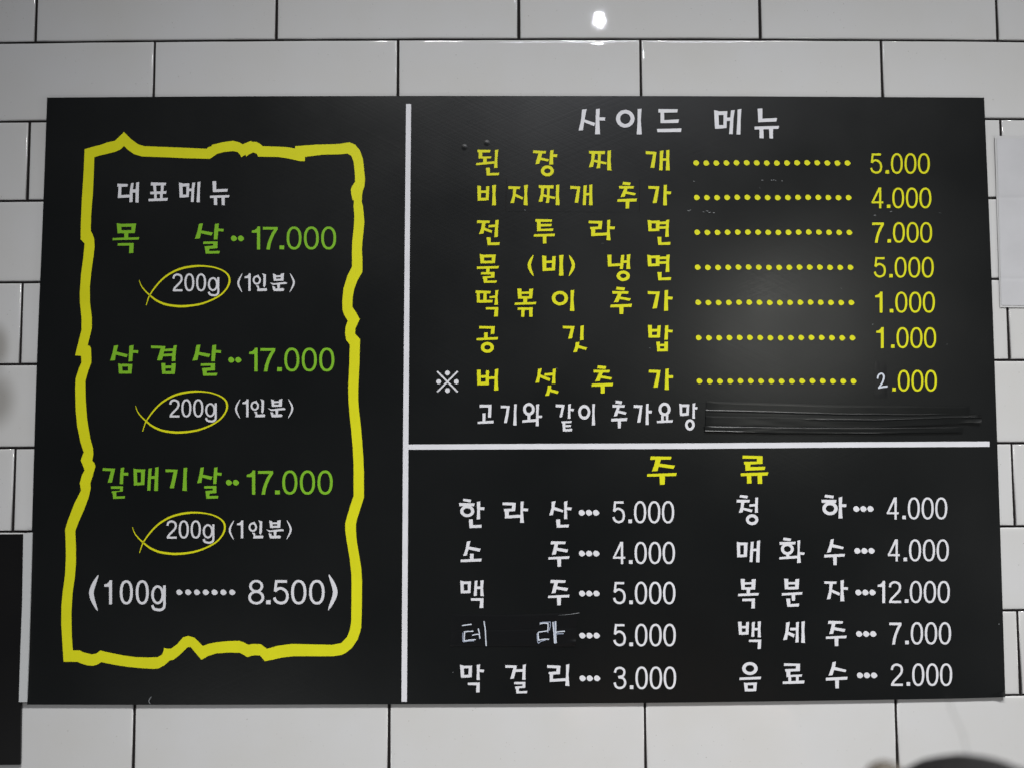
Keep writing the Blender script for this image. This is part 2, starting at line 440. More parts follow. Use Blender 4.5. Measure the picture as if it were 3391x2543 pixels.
gly('음', 'O 250 1236 77 64 34 30|148,1326 362,1316 356,1342 146,1350|190,1376 226,1380 230,1462 200,1464|224,1378 320,1374 318,1400 224,1402|284,1398 318,1398 312,1460 284,1462|226,1438 288,1436 286,1462 226,1464')
gly('료', '590,1184 748,1188 746,1262 652,1266 650,1300 770,1294 764,1316 614,1322 612,1268 602,1266 600,1242 706,1238 708,1210 588,1210|632,1316 660,1314 660,1366 632,1368|708,1312 736,1310 734,1362 708,1364|576,1366 792,1354 788,1384 576,1390')
gly('한', '104,60 182,70 174,98 98,82|62,102 216,106 210,136 62,134|O 142 184 70 58 32 28|236,94 272,86 268,170 270,264 236,266 240,170|268,142 314,146 308,174 268,170|158,266 196,264 198,322 286,318 282,348 164,352')
gly('산', '980,90 1020,82 1006,150 994,222 956,226 980,150|1006,142 1098,174 1090,196 998,170|1104,90 1138,82 1130,170 1136,262 1104,264 1106,170|1130,144 1180,148 1174,176 1130,172|1024,266 1064,264 1066,320 1154,316 1148,344 1032,348')
gly('소', '138,486 174,478 160,540 136,624 102,628 128,550|158,534 276,556 264,586 150,562|168,606 206,606 204,658 170,660|76,664 286,654 280,682 76,690')
gly('맥', '72,872 106,880 108,998 78,1000|104,882 180,880 178,906 104,908|148,904 178,904 174,996 146,998|104,972 150,970 148,998 104,1000|216,876 244,872 238,950 236,1024 206,1026 212,950|236,932 274,930 274,956 236,958|272,872 306,868 298,950 306,1028 272,1026 274,950|178,1048 304,1048 300,1144 264,1146 270,1074 178,1072')
gly('막', '70,898 108,908 110,1026 80,1028|106,910 192,906 188,932 106,934|156,930 188,930 186,1022 154,1024|106,1000 158,998 156,1024 106,1028|236,900 270,894 262,970 266,1050 234,1050 238,970|264,944 310,948 304,974 264,970|148,1076 266,1074 264,1172 230,1174 234,1102 148,1100')
gly('걸', '520,902 636,906 606,1034 570,1040 600,930 520,928|622,944 694,942 694,968 614,970|694,898 724,894 720,970 720,1048 688,1048 692,970|608,1070 720,1068 718,1128 656,1132 656,1162 738,1158 734,1182 630,1184 626,1138 618,1136 618,1114 690,1110 692,1092 606,1092')
gly('리', '936,902 1068,908 1062,992 994,996 994,1040 1120,1032 1120,1060 962,1070 960,994 950,990 952,970 1026,966 1030,934 936,930|1124,898 1156,892 1148,1000 1156,1110 1116,1108 1124,1000')
# the lighter brush face used for the portion notes
gly('인', 'O 1531 1106 41 45 18 17|1527,1062 1548,1052 1556,1074 1530,1072|1584,1040 1622,1050 1620,1150 1608,1180 1594,1166 1598,1064|1522,1158 1552,1162 1556,1190 1628,1186 1634,1198 1628,1214 1534,1216 1540,1186')
gly('분 small', '1690,1040 1720,1050 1724,1112 1700,1114|1768,1044 1802,1036 1796,1112 1770,1114|1718,1060 1772,1058 1772,1076 1718,1078|1718,1094 1772,1092 1772,1112 1718,1114|1660,1128 1700,1138 1812,1124 1832,1132 1828,1144 1690,1154|1732,1148 1762,1146 1758,1186 1746,1198 1736,1184|1684,1164 1712,1170 1714,1190 1790,1186 1804,1196 1796,1214 1700,1216 1692,1200')


def put(ink, ch, blk, box=None):
    shapes, (x0, y0, x1, y1) = GLY[ch]
    X0, Y0, X1, Y1 = box or (x0, y0, x1, y1)
    ox, oy = BLK[blk]
    sx, sy = (X1 - X0) / (x1 - x0), (Y1 - Y0) / (y1 - y0)

    def T(px, py):
        return ox + (X0 + (px - x0) * sx) / 3, oy + (Y0 + (py - y0) * sy) / 3
    for s in shapes:
        if s[0] == 'O':
            c_ = T(s[1], s[2])
            ink.ring(c_[0], c_[1], s[3] * sx / 3, s[4] * sy / 3, s[5] * sx / 3, s[6] * sy / 3)
        else:
            ink.poly([T(*p) for p in s[1]])


# ------------------------------------------------------------------ figures
def digit(ink, ch, x0, y0, x1, y1, wf=0.100):
    h = y1 - y0
    wpx = h * wf

    def T(p):
        return x0 + p[0] * (x1 - x0), y0 + p[1] * h

    def st(pts, smooth=True, k=1.0):
        q = [T(p) + (wpx * k,) for p in pts]
        ink.stroke(crom(q, 8) if smooth else q)
    if ch == '0':
        ink.ring((x0 + x1) / 2, (y0 + y1) / 2, (x1 - x0) / 2, h / 2, wpx * 1.02, wpx * 0.92, 44, 2.25)
    elif ch == '1':
        ink.poly([T(p) for p in ((.70, 0), (1, 0), (1, 1), (.62, 1), (.62, .27), (0, .27), (0, .175), (.34, .15), (.58, .085))])
    elif ch == '7':
        ink.poly([T(p) for p in ((0, .02), (1, .02), (1, .13), (.80, .33), (.64, .55), (.53, .76), (.47, 1), (.23, 1), (.31, .74), (.44, .50), (.60, .28), (.76, .135), (0, .135))])
    elif ch == '5':
        st([(.90, .062), (.17, .062)], False)
        st([(.215, .012), (.12, .47)], False, .95)
        st([(.115, .465), (.28, .375), (.52, .345), (.82, .45), (.93, .66), (.82, .87), (.50, .945), (.20, .87), (.065, .715)])
    elif ch == '2':
        st([(.085, .29), (.17, .13), (.50, .055), (.83, .14), (.91, .30), (.80, .47), (.50, .65), (.24, .80), (.11, .93)])
        st([(.02, .945), (1.0, .945)], False)
    elif ch == '3':
        st([(.09, .27), (.20, .115), (.48, .055), (.77, .12), (.86, .265), (.74, .41), (.36, .465)])
        st([(.40, .472), (.78, .53), (.93, .71), (.80, .88), (.48, .945), (.18, .875), (.06, .70)])
    elif ch == '4':
        ink.poly([T(p) for p in ((.60, 0), (.82, 0), (.22, .64), (.0, .70))])
        st([(0, .715), (1, .715)], False, .9)
        st([(.74, 0), (.74, 1)], False)
        ink.poly([T(p) for p in ((0, .66), (.1, .62), (.16, .76), (0, .76))])
    elif ch == '8':
        cx, rx = (x0 + x1) / 2, (x1 - x0) / 2
        ink.ring(cx, y0 + .255 * h, rx * .88, .255 * h, wpx, wpx * .85)
        ink.ring(cx, y0 + .715 * h, rx, .285 * h, wpx, wpx * .9)
    elif ch == 'g':               # y0..y1 is the height of the figures; the tail hangs below
        ink.ring(x0 + .44 * (x1 - x0), y0 + .60 * h, .44 * (x1 - x0), .39 * h, wpx, wpx * .9)
        st([(.90, .215), (.90, .75), (.90, .98), (.86, 1.13), (.68, 1.215), (.44, 1.22), (.18, 1.17), (.07, 1.03)])
    elif ch == '.':
        ink.poly([(x0, y1 - .175 * h), (x1, y1 - .175 * h), (x1, y1 - .01 * h), (x0, y1 - .01 * h)])


def figures(ink, text, cells, y0, y1, wf=0.100):
    for c_, (a_, b_) in zip(text, cells):
        digit(ink, c_, a_, y0, b_, y1, wf)


def price(ink, d, x0, x1, y0, y1, wf=0.100):
    u = (x1 - x0) / 4.4
    first = (0.06, 0.60) if d == '1' else (0, .864)
    cells = [first, (1.129, 1.386), (1.529, 2.4), (2.53, 3.41), (3.52, 4.4)]
    figures(ink, (d or ' ') + '.000', [(x0 + a_ * u, x0 + b_ * u) for a_, b_ in cells], y0, y1, wf)


def paren(ink, pts, wmax):
    n = len(pts)
    p = crom([(*q, 0) for q in pts], 12)
    m = len(p) - 1
    ink.stroke([(q[0], q[1], wmax * (0.10 + 0.90 * sin(pi * i / m) ** 0.9)) for i, q in enumerate(p)])


# ------------------------------------------------------------------ tiled wall
wall = thing('tiled_wall', 'wall of large white glazed brick-shaped tiles with thin black grout lines', 'wall')
YL = [142, 404, 666.5, 936, 1207, 1483, 1760, 2038, 2319]      # grout lines at the left and right edge
YR = [137, 395, 657, 924.5, 1192.6, 1466.8, 1742, 2020, 2301]
SAG = [-9.5, -7.5, -5.5, -3, -1, 1.5, 3.5, 5.5, 7.5]


def grout_z(i, x):
    if 0 <= i <= 8:
        a_, c_ = at(0, YL[i]), at(W, YR[i])
        m_ = at(W / 2, (YL[i] + YR[i]) / 2 + SAG[i])
        t = (x - a_.x) / (c_.x - a_.x)
        t = min(max(t, -0.25), 1.25)
        return a_.z * (1 - t) * (1 - 2 * t) + m_.z * 4 * t * (1 - t) + c_.z * t * (2 * t - 1)
    if i < 0:
        return grout_z(0, x) - i * 0.1005
    return grout_z(8, x) - (i - 8) * 0.1015


EVEN = {0: [(0, 116.5, 138), (1, 914, 134.5), (2, 1718, 131), (3, 2518.7, 131.5), (4, 3304.5, 135.5)],
        2: [(0, 97, 404), (4, 3314.5, 395)], 4: [(0, 73, 936), (4, 3333.6, 925)],
        6: [(0, 49.6, 1483), (4, 3351.5, 1467)], 8: [(0, 23, 2037), (4, 3370.4, 2020)]}
ODD = {1: [(.5, 512, 139), (1.5, 1317.6, 132), (2.5, 2121.5, 131.5), (3.5, 2918, 134)],
       9: [(.5, 444, 2335), (1.5, 1289, 2335), (2.5, 2136, 2325), (3.5, 2967.5, 2310)]}


def joints(r):
    base = {0: EVEN, 1: ODD}[r % 2]
    known = [(k, at(px, py).x) for k, px, py in base.get(r, base[max(j for j in base if j <= max(r, min(base)))])]
    xs = {}
    (k0, a_), (k1, b_) = known[0], known[-1]
    pitch = (b_ - a_) / (k1 - k0)
    for j in range(-2, 7):
        k = j + (0.5 if r % 2 else 0)
        xs[k] = a_ + (k - k0) * pitch
    for k, v in known:
        xs[k] = v
    return [xs[k] for k in sorted(xs)]


bm = bmesh.new()
GAP, BEV, DEP = 0.00165, 0.0016, 0.0030
for r in range(-4, 15):           # tile row r lies between grout lines r-1 and r
    js = joints(r)
    for a_, b_ in zip(js[:-1], js[1:]):
        rr = random.Random(int(r * 131 + round(a_ * 50)))
        j = lambda s=0.00035: rr.uniform(-s, s)
        n = 8
        up = [(a_ + GAP + (b_ - a_ - 2 * GAP) * i / n) for i in range(n + 1)]
        ztop, zbot = [grout_z(r - 1, x) - GAP * 0.85 + j(.0002) for x in up], [grout_z(r, x) + GAP * 0.85 + j(.0002) for x in up]
        xa, xb = j(), j()
        tilt_x, tilt_z = j(0.0016), j(0.0014)
        cx, cz = (a_ + b_) / 2, (ztop[0] + zbot[0]) / 2

        def yy(x, z, d):
            return d + tilt_x * (x - cx) + tilt_z * (z - cz)
        rows = []
        # rings: back edge, front rounded edge in three steps, face
        prof = [(0, DEP), (0, 0.0011), (0.0003, 0.00048), (0.0009, 0.00020), (BEV, 0.00010), (0.0045, 0.00001), (0.0075, 0.0)]
        loops = []
        for ins, dep in prof:
            lp = []
            for i, x in enumerate(up):
                xx = min(max(x + (xa if i == 0 else xb if i == n else 0), a_ + GAP + xa + ins), b_ - GAP + xb - ins)
                lp.append((xx, ztop[i] - ins))
            for i in range(n, -1, -1):
                x = up[i]
                xx = min(max(x + (xa if i == 0 else xb if i == n else 0), a_ + GAP + xa + ins), b_ - GAP + xb - ins)
                lp.append((xx, zbot[i] + ins))
            loops.append([bm.verts.new((x, yy(x, z, dep), z)) for x, z in lp])
        m_ = len(loops[0])
        for l0, l1 in zip(loops[:-1], loops[1:]):
            for i in range(m_):
                k = (i + 1) % m_
                bm.faces.new((l0[i], l0[k], l1[k], l1[i]))
        f = loops[-1]
        for i in range(n):
            bm.faces.new((f[i], f[i + 1], f[m_ - 2 - i], f[m_ - 1 - i])).material_index = 1
bmesh.ops.recalc_face_normals(bm, faces=bm.faces)
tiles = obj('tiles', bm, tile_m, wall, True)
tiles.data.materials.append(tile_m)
for p in tiles.data.polygons:     # flat glazed faces, rounded rims
    if p.material_index == 1:
        p.use_smooth = False
bm = bmesh.new()
gx0, gx1, gz0, gz1 = joints(0)[0] + .16, joints(0)[-1] - .16, grout_z(14, 0) + .002, grout_z(-5, 0) - .002
for y_ in (0.0016, 0.03):
    pass
bmesh.ops.create_cube(bm, size=1)
for v in bm.verts:
    v.co = ((gx0 + gx1) / 2 + v.co.x * (gx1 - gx0), 0.0168 + v.co.y * 0.030, (gz0 + gz1) / 2 + v.co.z * (gz1 - gz0))
obj('grout', bm, grout_m, wall)


# ------------------------------------------------------------------ menu board
def curve_edge(pts, n=24):
    return crom([tuple(map(float, p)) for p in pts], n)


YB = -0.0036                      # front face of the board
board = thing('menu_board', 'wide black menu board with yellow, green and white Korean dishes and prices', 'menu board')
top = [(156, 324.8), (700, 321), (1300, 319.3), (1700, 319.2), (2300, 320), (2800, 322.3), (3259, 324.8)]
rightE = [(3259, 324.8), (3281, 850), (3302, 1450), (3317, 1900), (3329.3, 2307)]
bot = [(3329.3, 2307), (3137, 2312), (2700, 2319), (2237, 2325), (1700, 2329), (1130, 2331), (600, 2332.5), (89.5, 2332)]
leftE = [(89.5, 2332), (105, 1770), (122, 1200), (140, 760), (156, 324.8)]
outline = []
for e in (top, rightE, bot, leftE):
    outline += curve_edge(e, 6)[:-1]
bm = bmesh.new()
BACK = -0.0004
fr = [bm.verts.new(at(*p, YB)) for p in outline]
front = bm.faces.new(fr)
bk = [bm.verts.new((v.co.x, BACK, v.co.z)) for v in fr]
for i in range(len(fr)):
    k = (i + 1) % len(fr)
    bm.faces.new((fr[i], bk[i], bk[k], fr[k]))
bm.faces.new(list(reversed(bk)))
bmesh.ops.recalc_face_normals(bm, faces=bm.faces)
panel = obj('panel', bm, board_m, board)
panel.data.materials.append(foam_m)
for p in panel.data.polygons:
    if abs(p.normal.y) < 0.5:
        p.material_index = 1
        if p.normal.z > 0.5 or abs(p.normal.x) > 0.5:
            p.material_index = 0

# peeled corner of the vinyl face, bottom right
bm = bmesh.new()
n = 8
rows = []
for i in range(n + 1):
    t = i / n
    row = []
    for j in range(5):
        s = j / 4
        px = 3329 - 46 * (1 - t) * (1 - s * .3)
        py = 2306.5 - 20 * (1 - s) * (0.25 + .75 * t) + (1 - t) * 0.6
        lift = 0.0022 * (t ** 1.6) * (0.15 + .85 * s)
        row.append(bm.verts.new(at(px, py, YB - 0.0004 - lift)))
    rows.append(row)
for r0, r1 in zip(rows[:-1], rows[1:]):
    for j in range(4):
        bm.faces.new((r0[j], r0[j + 1], r1[j + 1], r1[j]))
bmesh.ops.recalc_face_normals(bm, faces=bm.faces)
obj('peeled_corner', bm, board_m, board, True)

# small screw heads pushing up under the vinyl
for px, py in ((1538, 489), (1612, 475)):
    bm = bmesh.new()
    c0 = at(px, py, YB)
    rings = []
    for q in range(5):
        rr_, hh = 0.0042 * (1 - q / 4.6), 0.0004 * (1 - cos(pi * q / 4)) / 2
        rings.append([bm.verts.new((c0.x + rr_ * cos(2 * pi * i / 16), YB - 0.00005 - hh, c0.z + rr_ * sin(2 * pi * i / 16))) for i in range(16)])
    for a_, b_ in zip(rings[:-1], rings[1:]):
        for i in range(16):
            bm.faces.new((a_[i], a_[(i + 1) % 16], b_[(i + 1) % 16], b_[i]))
    bm.faces.new(rings[-1])
    bmesh.ops.recalc_face_normals(bm, faces=bm.faces)
    obj('screw_bump', bm, board_m, board, True)

YI = YB - 0.00035                 # printed layer


def part(name, m, draw, parent=None, y=YI, label=None):
    ink = Ink(y)
    draw(ink)
    o = ink.out(name, m, parent or board)
    if label:
        o['label'] = label
    return o


# film pasted under the second side dish
ov = part('overlay_film', board_m, lambda k: k.poly([(1677, 590), (2119, 594), (2117, 704), (1675, 702)]), y=YB - 0.00012)
part('film_edge', grout_m, lambda k: (k.stroke([(1677, 592, 1.2), (1676, 650, 2.2), (1675, 700, 1)]), k.stroke([(2119, 596, 1.2), (2118, 650, 2.6), (2117, 702, 1.6)])), ov, YB - 0.0002)

# dividers
part('vertical_divider', white_m, lambda k: k.poly([(1344.7, 346), (1361.5, 346), (1356.8, 848), (1352.6, 1471), (1347.6, 2322.5), (1329.4, 2322.5), (1334.5, 1471), (1340, 848)]))
part('horizontal_divider', white_m, lambda k: k.poly([(1352.2, 1471), (1800, 1468.5), (2287, 1467), (2800, 1463.5), (3277, 1461), (3277, 1478.6), (2800, 1481), (2287, 1485.5), (1800, 1486.5), (1352, 1488)]))

# the ragged yellow frame
S = 1.9566
zz = lambda ox, oy, t: [(ox + float(p.split(',')[0]) / S, oy + float(p.split(',')[1]) / S) for p in t.split()]
outer = zz(0, 0, '548,970 600,954 650,942 700,924 745,915 775,886 803,858 850,905 895,938 935,950 1140,958 1338,967 1352,955 1370,951 1372,942 1440,925 1510,915 1550,925 1572,938 1610,922 1628,915 1630,922 1660,922 1685,935 1702,950 1770,952 1860,956 1912,966 1912,950 2050,940')
outer += zz(1130, 0, '-40,937 0,934 30,928 55,925 90,940 120,975 140,1030 148,1100 154,1165 150,1210 138,1245 135,1270 133,1310 141,1340 145,1380 150,1440 142,1520 136,1580 134,1640')
outer += zz(1130, 848, '137,10 137,105 105,160 84,215 74,270 72,330 95,365 120,410 92,470 90,505 122,540 118,700 110,860 110,930 115,1000 125,1080 135,1190 143,1300 147,1400 147,1562 125,1630')
outer += zz(1130, 1696, '100,50 95,80 95,110 100,180 115,270 130,360 135,450 133,640 130,740 121,780 104,825 70,875 30,908 0,922')
outer += zz(0, 1696, '2160,930 1900,930 1830,938 1770,952 1715,962 1685,925 1640,924 1602,936 1580,922 1555,908 1480,906 1400,912 1350,928 1305,953 1270,912 1235,870 1215,872 1160,925 1125,952 1098,958 1070,985 1030,1008 1000,1012 920,1008 820,998 740,985 655,968 630,985 600,992 570,990 530,978 500,966 412,966 405,860 397,720 398,600 408,500 422,400 427,280 425,190 422,108 440,50')
outer += zz(0, 848, '480,1605 525,1515 517,1470 530,1420 548,1385 535,1350 523,1320 542,1270 520,1200 500,1100 490,1000 487,850 490,795 510,730 528,690 525,648 487,645 505,570 528,480 528,400 518,300 517,240 525,120 540,10')
outer += zz(0, 0, '548,1580 522,1552 524,1450 530,1300 540,1150 545,1050')
inner = zz(0, 0, '611,1022 640,1012 700,998 750,985 785,968 803,948 830,975 870,1002 920,1017 1100,1023 1200,1028 1360,1032 1385,1015 1405,1000 1450,988 1510,982 1540,988 1555,1005 1563,1022 1590,1005 1597,1018 1610,1005 1640,990 1665,1000 1673,1018 1800,1020 1860,1028 1942,1047 1975,1047 1976,1020 2090,1005')
inner += zz(1130, 0, '-20,1003 0,1002 40,998 65,1012 80,1050 88,1120 90,1180 70,1210 62,1230 65,1260 74,1300 82,1300 80,1340 85,1400 82,1470 72,1560 69,1640')
inner += zz(1130, 848, '70,10 70,70 40,130 15,210 7,290 8,350 20,385 42,420 28,460 25,500 32,545 55,575 52,700 45,850 47,940 55,1040 65,1130 75,1250 80,1350 80,1550 60,1610')
inner += zz(1130, 1696, '36,30 26,70 26,120 38,200 55,300 66,400 67,500 65,700 57,755 38,805 0,845')
inner += zz(0, 1696, '2150,856 1890,850 1800,862 1730,882 1690,852 1640,850 1610,856 1580,840 1550,830 1480,832 1400,840 1350,850 1315,864 1260,810 1220,798 1185,808 1150,850 1110,880 1085,882 1062,875 1060,895 1050,920 1020,936 960,938 880,936 800,925 700,905 650,893 625,912 595,918 540,905 515,892 472,892 465,800 463,650 470,520 485,420 492,330 492,220 488,120 510,60')
inner += zz(0, 848, '545,1640 575,1560 588,1500 585,1470 600,1425 618,1360 612,1340 598,1325 605,1280 602,1240 585,1180 565,1060 555,930 553,810 570,750 592,690 590,600 583,585 568,580 580,530 595,470 595,400 583,300 582,200 592,100 605,10')
inner += zz(0, 0, '613,1600 610,1550 600,1520 588,1498 590,1400 602,1250 608,1120')
part('ragged_frame', yellow_m, lambda k: k.holed(outer, inner))


def words(items):
    return lambda k: [put(k, *i) for i in items]


def dots(k, pts, r):
    for px, py in pts:
        k.dot(px, py, r)


def zdots(blk, xs, y, r=28):
    ox, oy = BLK[blk]
    return lambda k: dots(k, [(ox + x / 3, oy + y / 3) for x in xs], r / 3)


# left column
part('column_heading', white_m, words([('대', 'A'), ('표', 'A'), ('메', 'A'), ('뉴', 'A')]))
MEAT = [([('목', 'A'), ('살', 'A')], 'A', (1302, 1372), 692, 834, 1113, 751.5, 827.5),
        ([('삼', 'B'), ('겹', 'B'), ('살', 'B', (952, 88, 1236, 396))], 'B', (1336, 1406), 238, 825.3, 1107, 1152.3, 1230.5),
        ([('갈', 'C'), ('매', 'C'), ('기', 'C'), ('살', 'C', (1118, 138, 1362, 450))], 'C', (1432, 1502), 291, 817.3, 1101.7, 1556.7, 1636.5)]
for items, blk, dx, dy, x0, x1, y0, y1 in MEAT:
    nm = part('dish_name', green_m, words(items))
    part('leader_dots', green_m, zdots(blk, dx, dy), nm)
    u = (x1 - x0) / 4.87
    cells = [(x0 + a_ * u, x0 + b_ * u) for a_, b_ in ((0, .477), (.64, 1.49), (1.6, 1.87), (2.01, 2.87), (3.01, 3.87), (4.01, 4.87))]
    part('price', green_m, lambda k: figures(k, '17.000', cells, y0, y1, 0.112), nm)

FISH = [(362, 1106, 5), (385, 1165, 9), (420, 1210, 12), (465, 1253, 15), (530, 1305, 19), (620, 1345, 21), (720, 1362, 22), (800, 1365, 22),
        (900, 1356, 20), (1000, 1335, 18), (1110, 1290, 16), (1190, 1238, 16), (1243, 1170, 17), (1260, 1110, 19), (1247, 1058, 17), (1200, 1015, 14),
        (1120, 983, 13), (1040, 969, 14), (960, 965, 18), (880, 971, 20), (800, 986, 20), (720, 1014, 19), (640, 1060, 18), (580, 1110, 16),
        (530, 1166, 15), (490, 1220, 13), (460, 1270, 11), (432, 1355, 7)]
for cx, cy, sc, shift in ((495, 977.3, 1.0, 0), (483.3, 1393, 1.014, 0), (473.3, 1794, 1.024, -40)):
    def T(px, py):
        return cx + (px - 465) * sc / 3, cy + (py - 1252) * sc / 3

    def note(k):
        for ch, a_, b_ in (('2', 695, 793), ('0', 812, 910), ('0', 928, 1027), ('g', 1045, 1160)):
            (X0, Y0), (X1, Y1) = T(a_, 1040), T(b_, 1217)
            digit(k, ch, X0, Y0, X1, Y1, 0.112)
    nt_ = part('weight_note', white_m, note)

    def portion(k):
        s2 = shift
        paren(k, [T(1388 + s2, 1040), T(1347 + s2, 1135), T(1386 + s2, 1228)], 19 * sc / 3)
        digit(k, '1', *T(1410 + s2 * .8, 1040), *T(1470 + s2 * .8, 1214), .105)
        for ch in ('인', '분 small'):
            shapes, _ = GLY[ch]
            for s in shapes:
                if s[0] == 'O':
                    c_ = T(s[1], s[2])
                    k.ring(c_[0], c_[1], s[3] * sc / 3, s[4] * sc / 3, s[5] * sc / 3, s[6] * sc / 3)
                else:
                    k.poly([T(*p) for p in s[1]])
        paren(k, [T(1860, 1038), T(1899, 1130), T(1858, 1226)], 19 * sc / 3)
    part('portion_note', white_m, portion, nt_)
    part('fish_outline', yellow_m, lambda k: k.stroke(crom([T(p[0], p[1]) + (p[2] * sc / 3,) for p in FISH], 5)), nt_)


def small_portion(k):
    Z = lambda x, y: (280 + x / 3, 1500 + y / 3)
    paren(k, [Z(136, 1208), Z(68, 1385), Z(128, 1562)], 15.5)
    figures(k, '100g', [(280 + a_ / 3, 280 + b_ / 3) for a_, b_ in ((196, 273), (350, 480), (508, 638), (662, 808))], 1919.5, 2000, .11)
    paren(k, [(1089, 1901), (1110, 1959.5), (1087, 2019)], 15.5)


sp = part('weight_note', white_m, small_portion)
part('leader_dots', white_m, zdots('C', (940, 1028, 1115, 1203, 1290, 1378, 1466), 1379), sp)
part('price', white_m, lambda k: figures(k, '8.500', [(822, 875), (881.3, 896), (904.7, 955.3), (964, 1014.5), (1023.6, 1075)], 1918.7, 2000, .11), sp)

# side dishes
part('column_heading', white_m, words([('사', 'D'), ('이', 'D'), ('드', 'D'), ('메', 'K', (344, 96, 616, 352)), ('뉴', 'K', (746, 92, 990, 392))]))
SIDE = [([('된', 'D'), ('장', 'D'), ('찌', 'D'), ('개', 'D')], '5', 541, 2305, 2806, 2882, 3079, 509, 577),
        ([('비', 'D'), ('지', 'D'), ('찌', 'D', (700, 848, 910, 1054)), ('개', 'D', (1016, 846, 1238, 1054)), ('추', 'D'), ('가', 'D')], '4', 655.4, 2307, 2809.6, 2886, 3084, 622.7, 691),
        ([('전', 'D'), ('투', 'D'), ('라', 'D'), ('면', 'D')], '7', 770.4, 2308.4, 2812, 2888, 3086.7, 737, 805.3),
        ([('물', 'E'), ('비', 'E', (736, 44, 948, 252)), ('냉', 'E'), ('면', 'E', (1780, 42, 2018, 298))], '5', 886.3, 2310, 2815.7, 2894, 3092, 852, 920.6),
        ([('떡', 'E'), ('볶', 'E'), ('이', 'E', (832, 394, 1056, 602)), ('추', 'E', (1412, 362, 1628, 634)), ('가', 'E', (1786, 394, 2034, 600))], '1', 1002.4, 2311.6, 2818.8, 2895, 3096, 967, 1036.3),
        ([('공', 'E'), ('깃', 'E'), ('밥', 'E')], '1', 1119, 2313.2, 2822.4, 2899, 3100, 1084.3, 1153.7),
        ([('버', 'E'), ('섯', 'E'), ('추', 'E', (1226, 1142, 1442, 1418)), ('가', 'E', (1796, 1172, 2040, 1382))], '', 1262, 2315.7, 2826, 2904, 3102.5, 1225.3, 1296)]
for n, (items, d, dy, d0, d1, x0, x1, y0, y1) in enumerate(SIDE):
    def name_(k):
        words(items)(k)
        if n == 3:
            Z = lambda x, y: (1550 + x / 3, 830 + y / 3)
            paren(k, [Z(648, 48), Z(608, 150), Z(650, 256)], 11)
            paren(k, [Z(1004, 48), Z(1046, 150), Z(1002, 256)], 11)
    nm = part('dish_name', yellow_m, name_)
    part('leader_dots', yellow_m, lambda k: dots(k, [(d0 + (d1 - d0) * i / 15, dy + 0.6 * sin(i)) for i in range(16)], 8.9), nm)
    part('price', yellow_m, lambda k: price(k, d, x0, x1, y0, y1), nm)


def ref_mark(k):
    cx, cy = 1481.6, 1264
    for s in (1, -1):
        k.stroke([(cx - 34, cy - 34 * s, 5.6), (cx + 34, cy + 34 * s, 5.6)])
    for dx, dy in ((0, -28.6), (0, 28.6), (-29, 0), (29.5, 0)):
        k.poly([(cx + dx + 8 * cos(2 * pi * i / 20), cy + dy + 8 * sin(2 * pi * i / 20)) for i in range(20)])


part('reference_mark', white_m, ref_mark)
part('footnote', white_m, words([('고', 'F'), ('기', 'F', (326, 172, 484, 384)), ('와', 'F'), ('같', 'F'), ('이', 'F', (1094, 170, 1262, 382)),
                                 ('추', 'F', (1420, 136, 1582, 412)), ('가', 'F', (1646, 168, 1828, 378)), ('요', 'F'), ('망', 'F')]))

# drinks
part('column_heading', yellow_m, words([('주', 'F'), ('류', 'G')]))
DR = [([('한', 'I'), ('라', 'I', (492, 86, 748, 300)), ('산', 'I')], 'I', (1278, 1350, 1420), 200, '5', 2028.7, 2232.6, 1658, 1731.5),
      ([('소', 'I'), ('주', 'I', (948, 482, 1158, 736))], 'I', (1280, 1351, 1422), 604, '4', 2030, 2235.3, 1792.7, 1866.3),
      ([('맥', 'I'), ('주', 'I', (944, 866, 1158, 1118))], 'I', (1282, 1353, 1424), 1001, '5', 2030.7, 2236.7, 1924.7, 1999.5),
      ([], 'I', (1284, 1355, 1426), 1419, '5', 2031.3, 2238, 2064, 2138.7),
      ([('막', 'J'), ('걸', 'J'), ('리', 'J')], 'J', (1286, 1358, 1430), 1033, '3', 2032.7, 2239, 2205.3, 2280.7),
      ([('청', 'G'), ('하', 'G')], 'G', (1306, 1376, 1446), 552, '4', 2936.7, 3137, 1646, 1718.7),
      ([('매', 'G', (120, 864, 352, 1082)), ('화', 'G'), ('수', 'G')], 'G', (1316, 1386, 1456), 968, '4', 2940, 3142, 1784.5, 1857.5),
      ([('복', 'G'), ('분', 'G'), ('자', 'G')], 'G', (1326, 1396, 1466), 1381, '12', 2906.7, 3145.5, 1922, 1995.5),
      ([('백', 'H'), ('세', 'H'), ('주', 'H', (1004, 762, 1212, 1014))], 'H', (1334, 1404, 1474), 893, '7', 2945, 3149.6, 2058.5, 2132.7),
      ([('음', 'H'), ('료', 'H'), ('수', 'H', (1004, 1166, 1220, 1434))], 'H', (1342, 1412, 1482), 1304, '2', 2950, 3153.3, 2195, 2270)]
for items, blk, dx, dy, d, x0, x1, y0, y1 in DR:
    nm = part('drink_name', white_m, words(items)) if items else board
    part('leader_dots', white_m, zdots(blk, dx, dy, 29), nm)
    if d == '12':
        u = (x1 - 2942) / 4.4
        cells = [(2906.7, 2931), (2943.5, 2984), (2996, 3008.5)] + [(2942 + a_ * u, 2942 + b_ * u) for a_, b_ in ((1.529, 2.4), (2.53, 3.41), (3.52, 4.4))]
        part('price', white_m, lambda k: figures(k, '12.000', cells, y0, y1), nm)
    else:
        part('price', white_m, lambda k: price(k, d, x0, x1, y0, y1), nm)


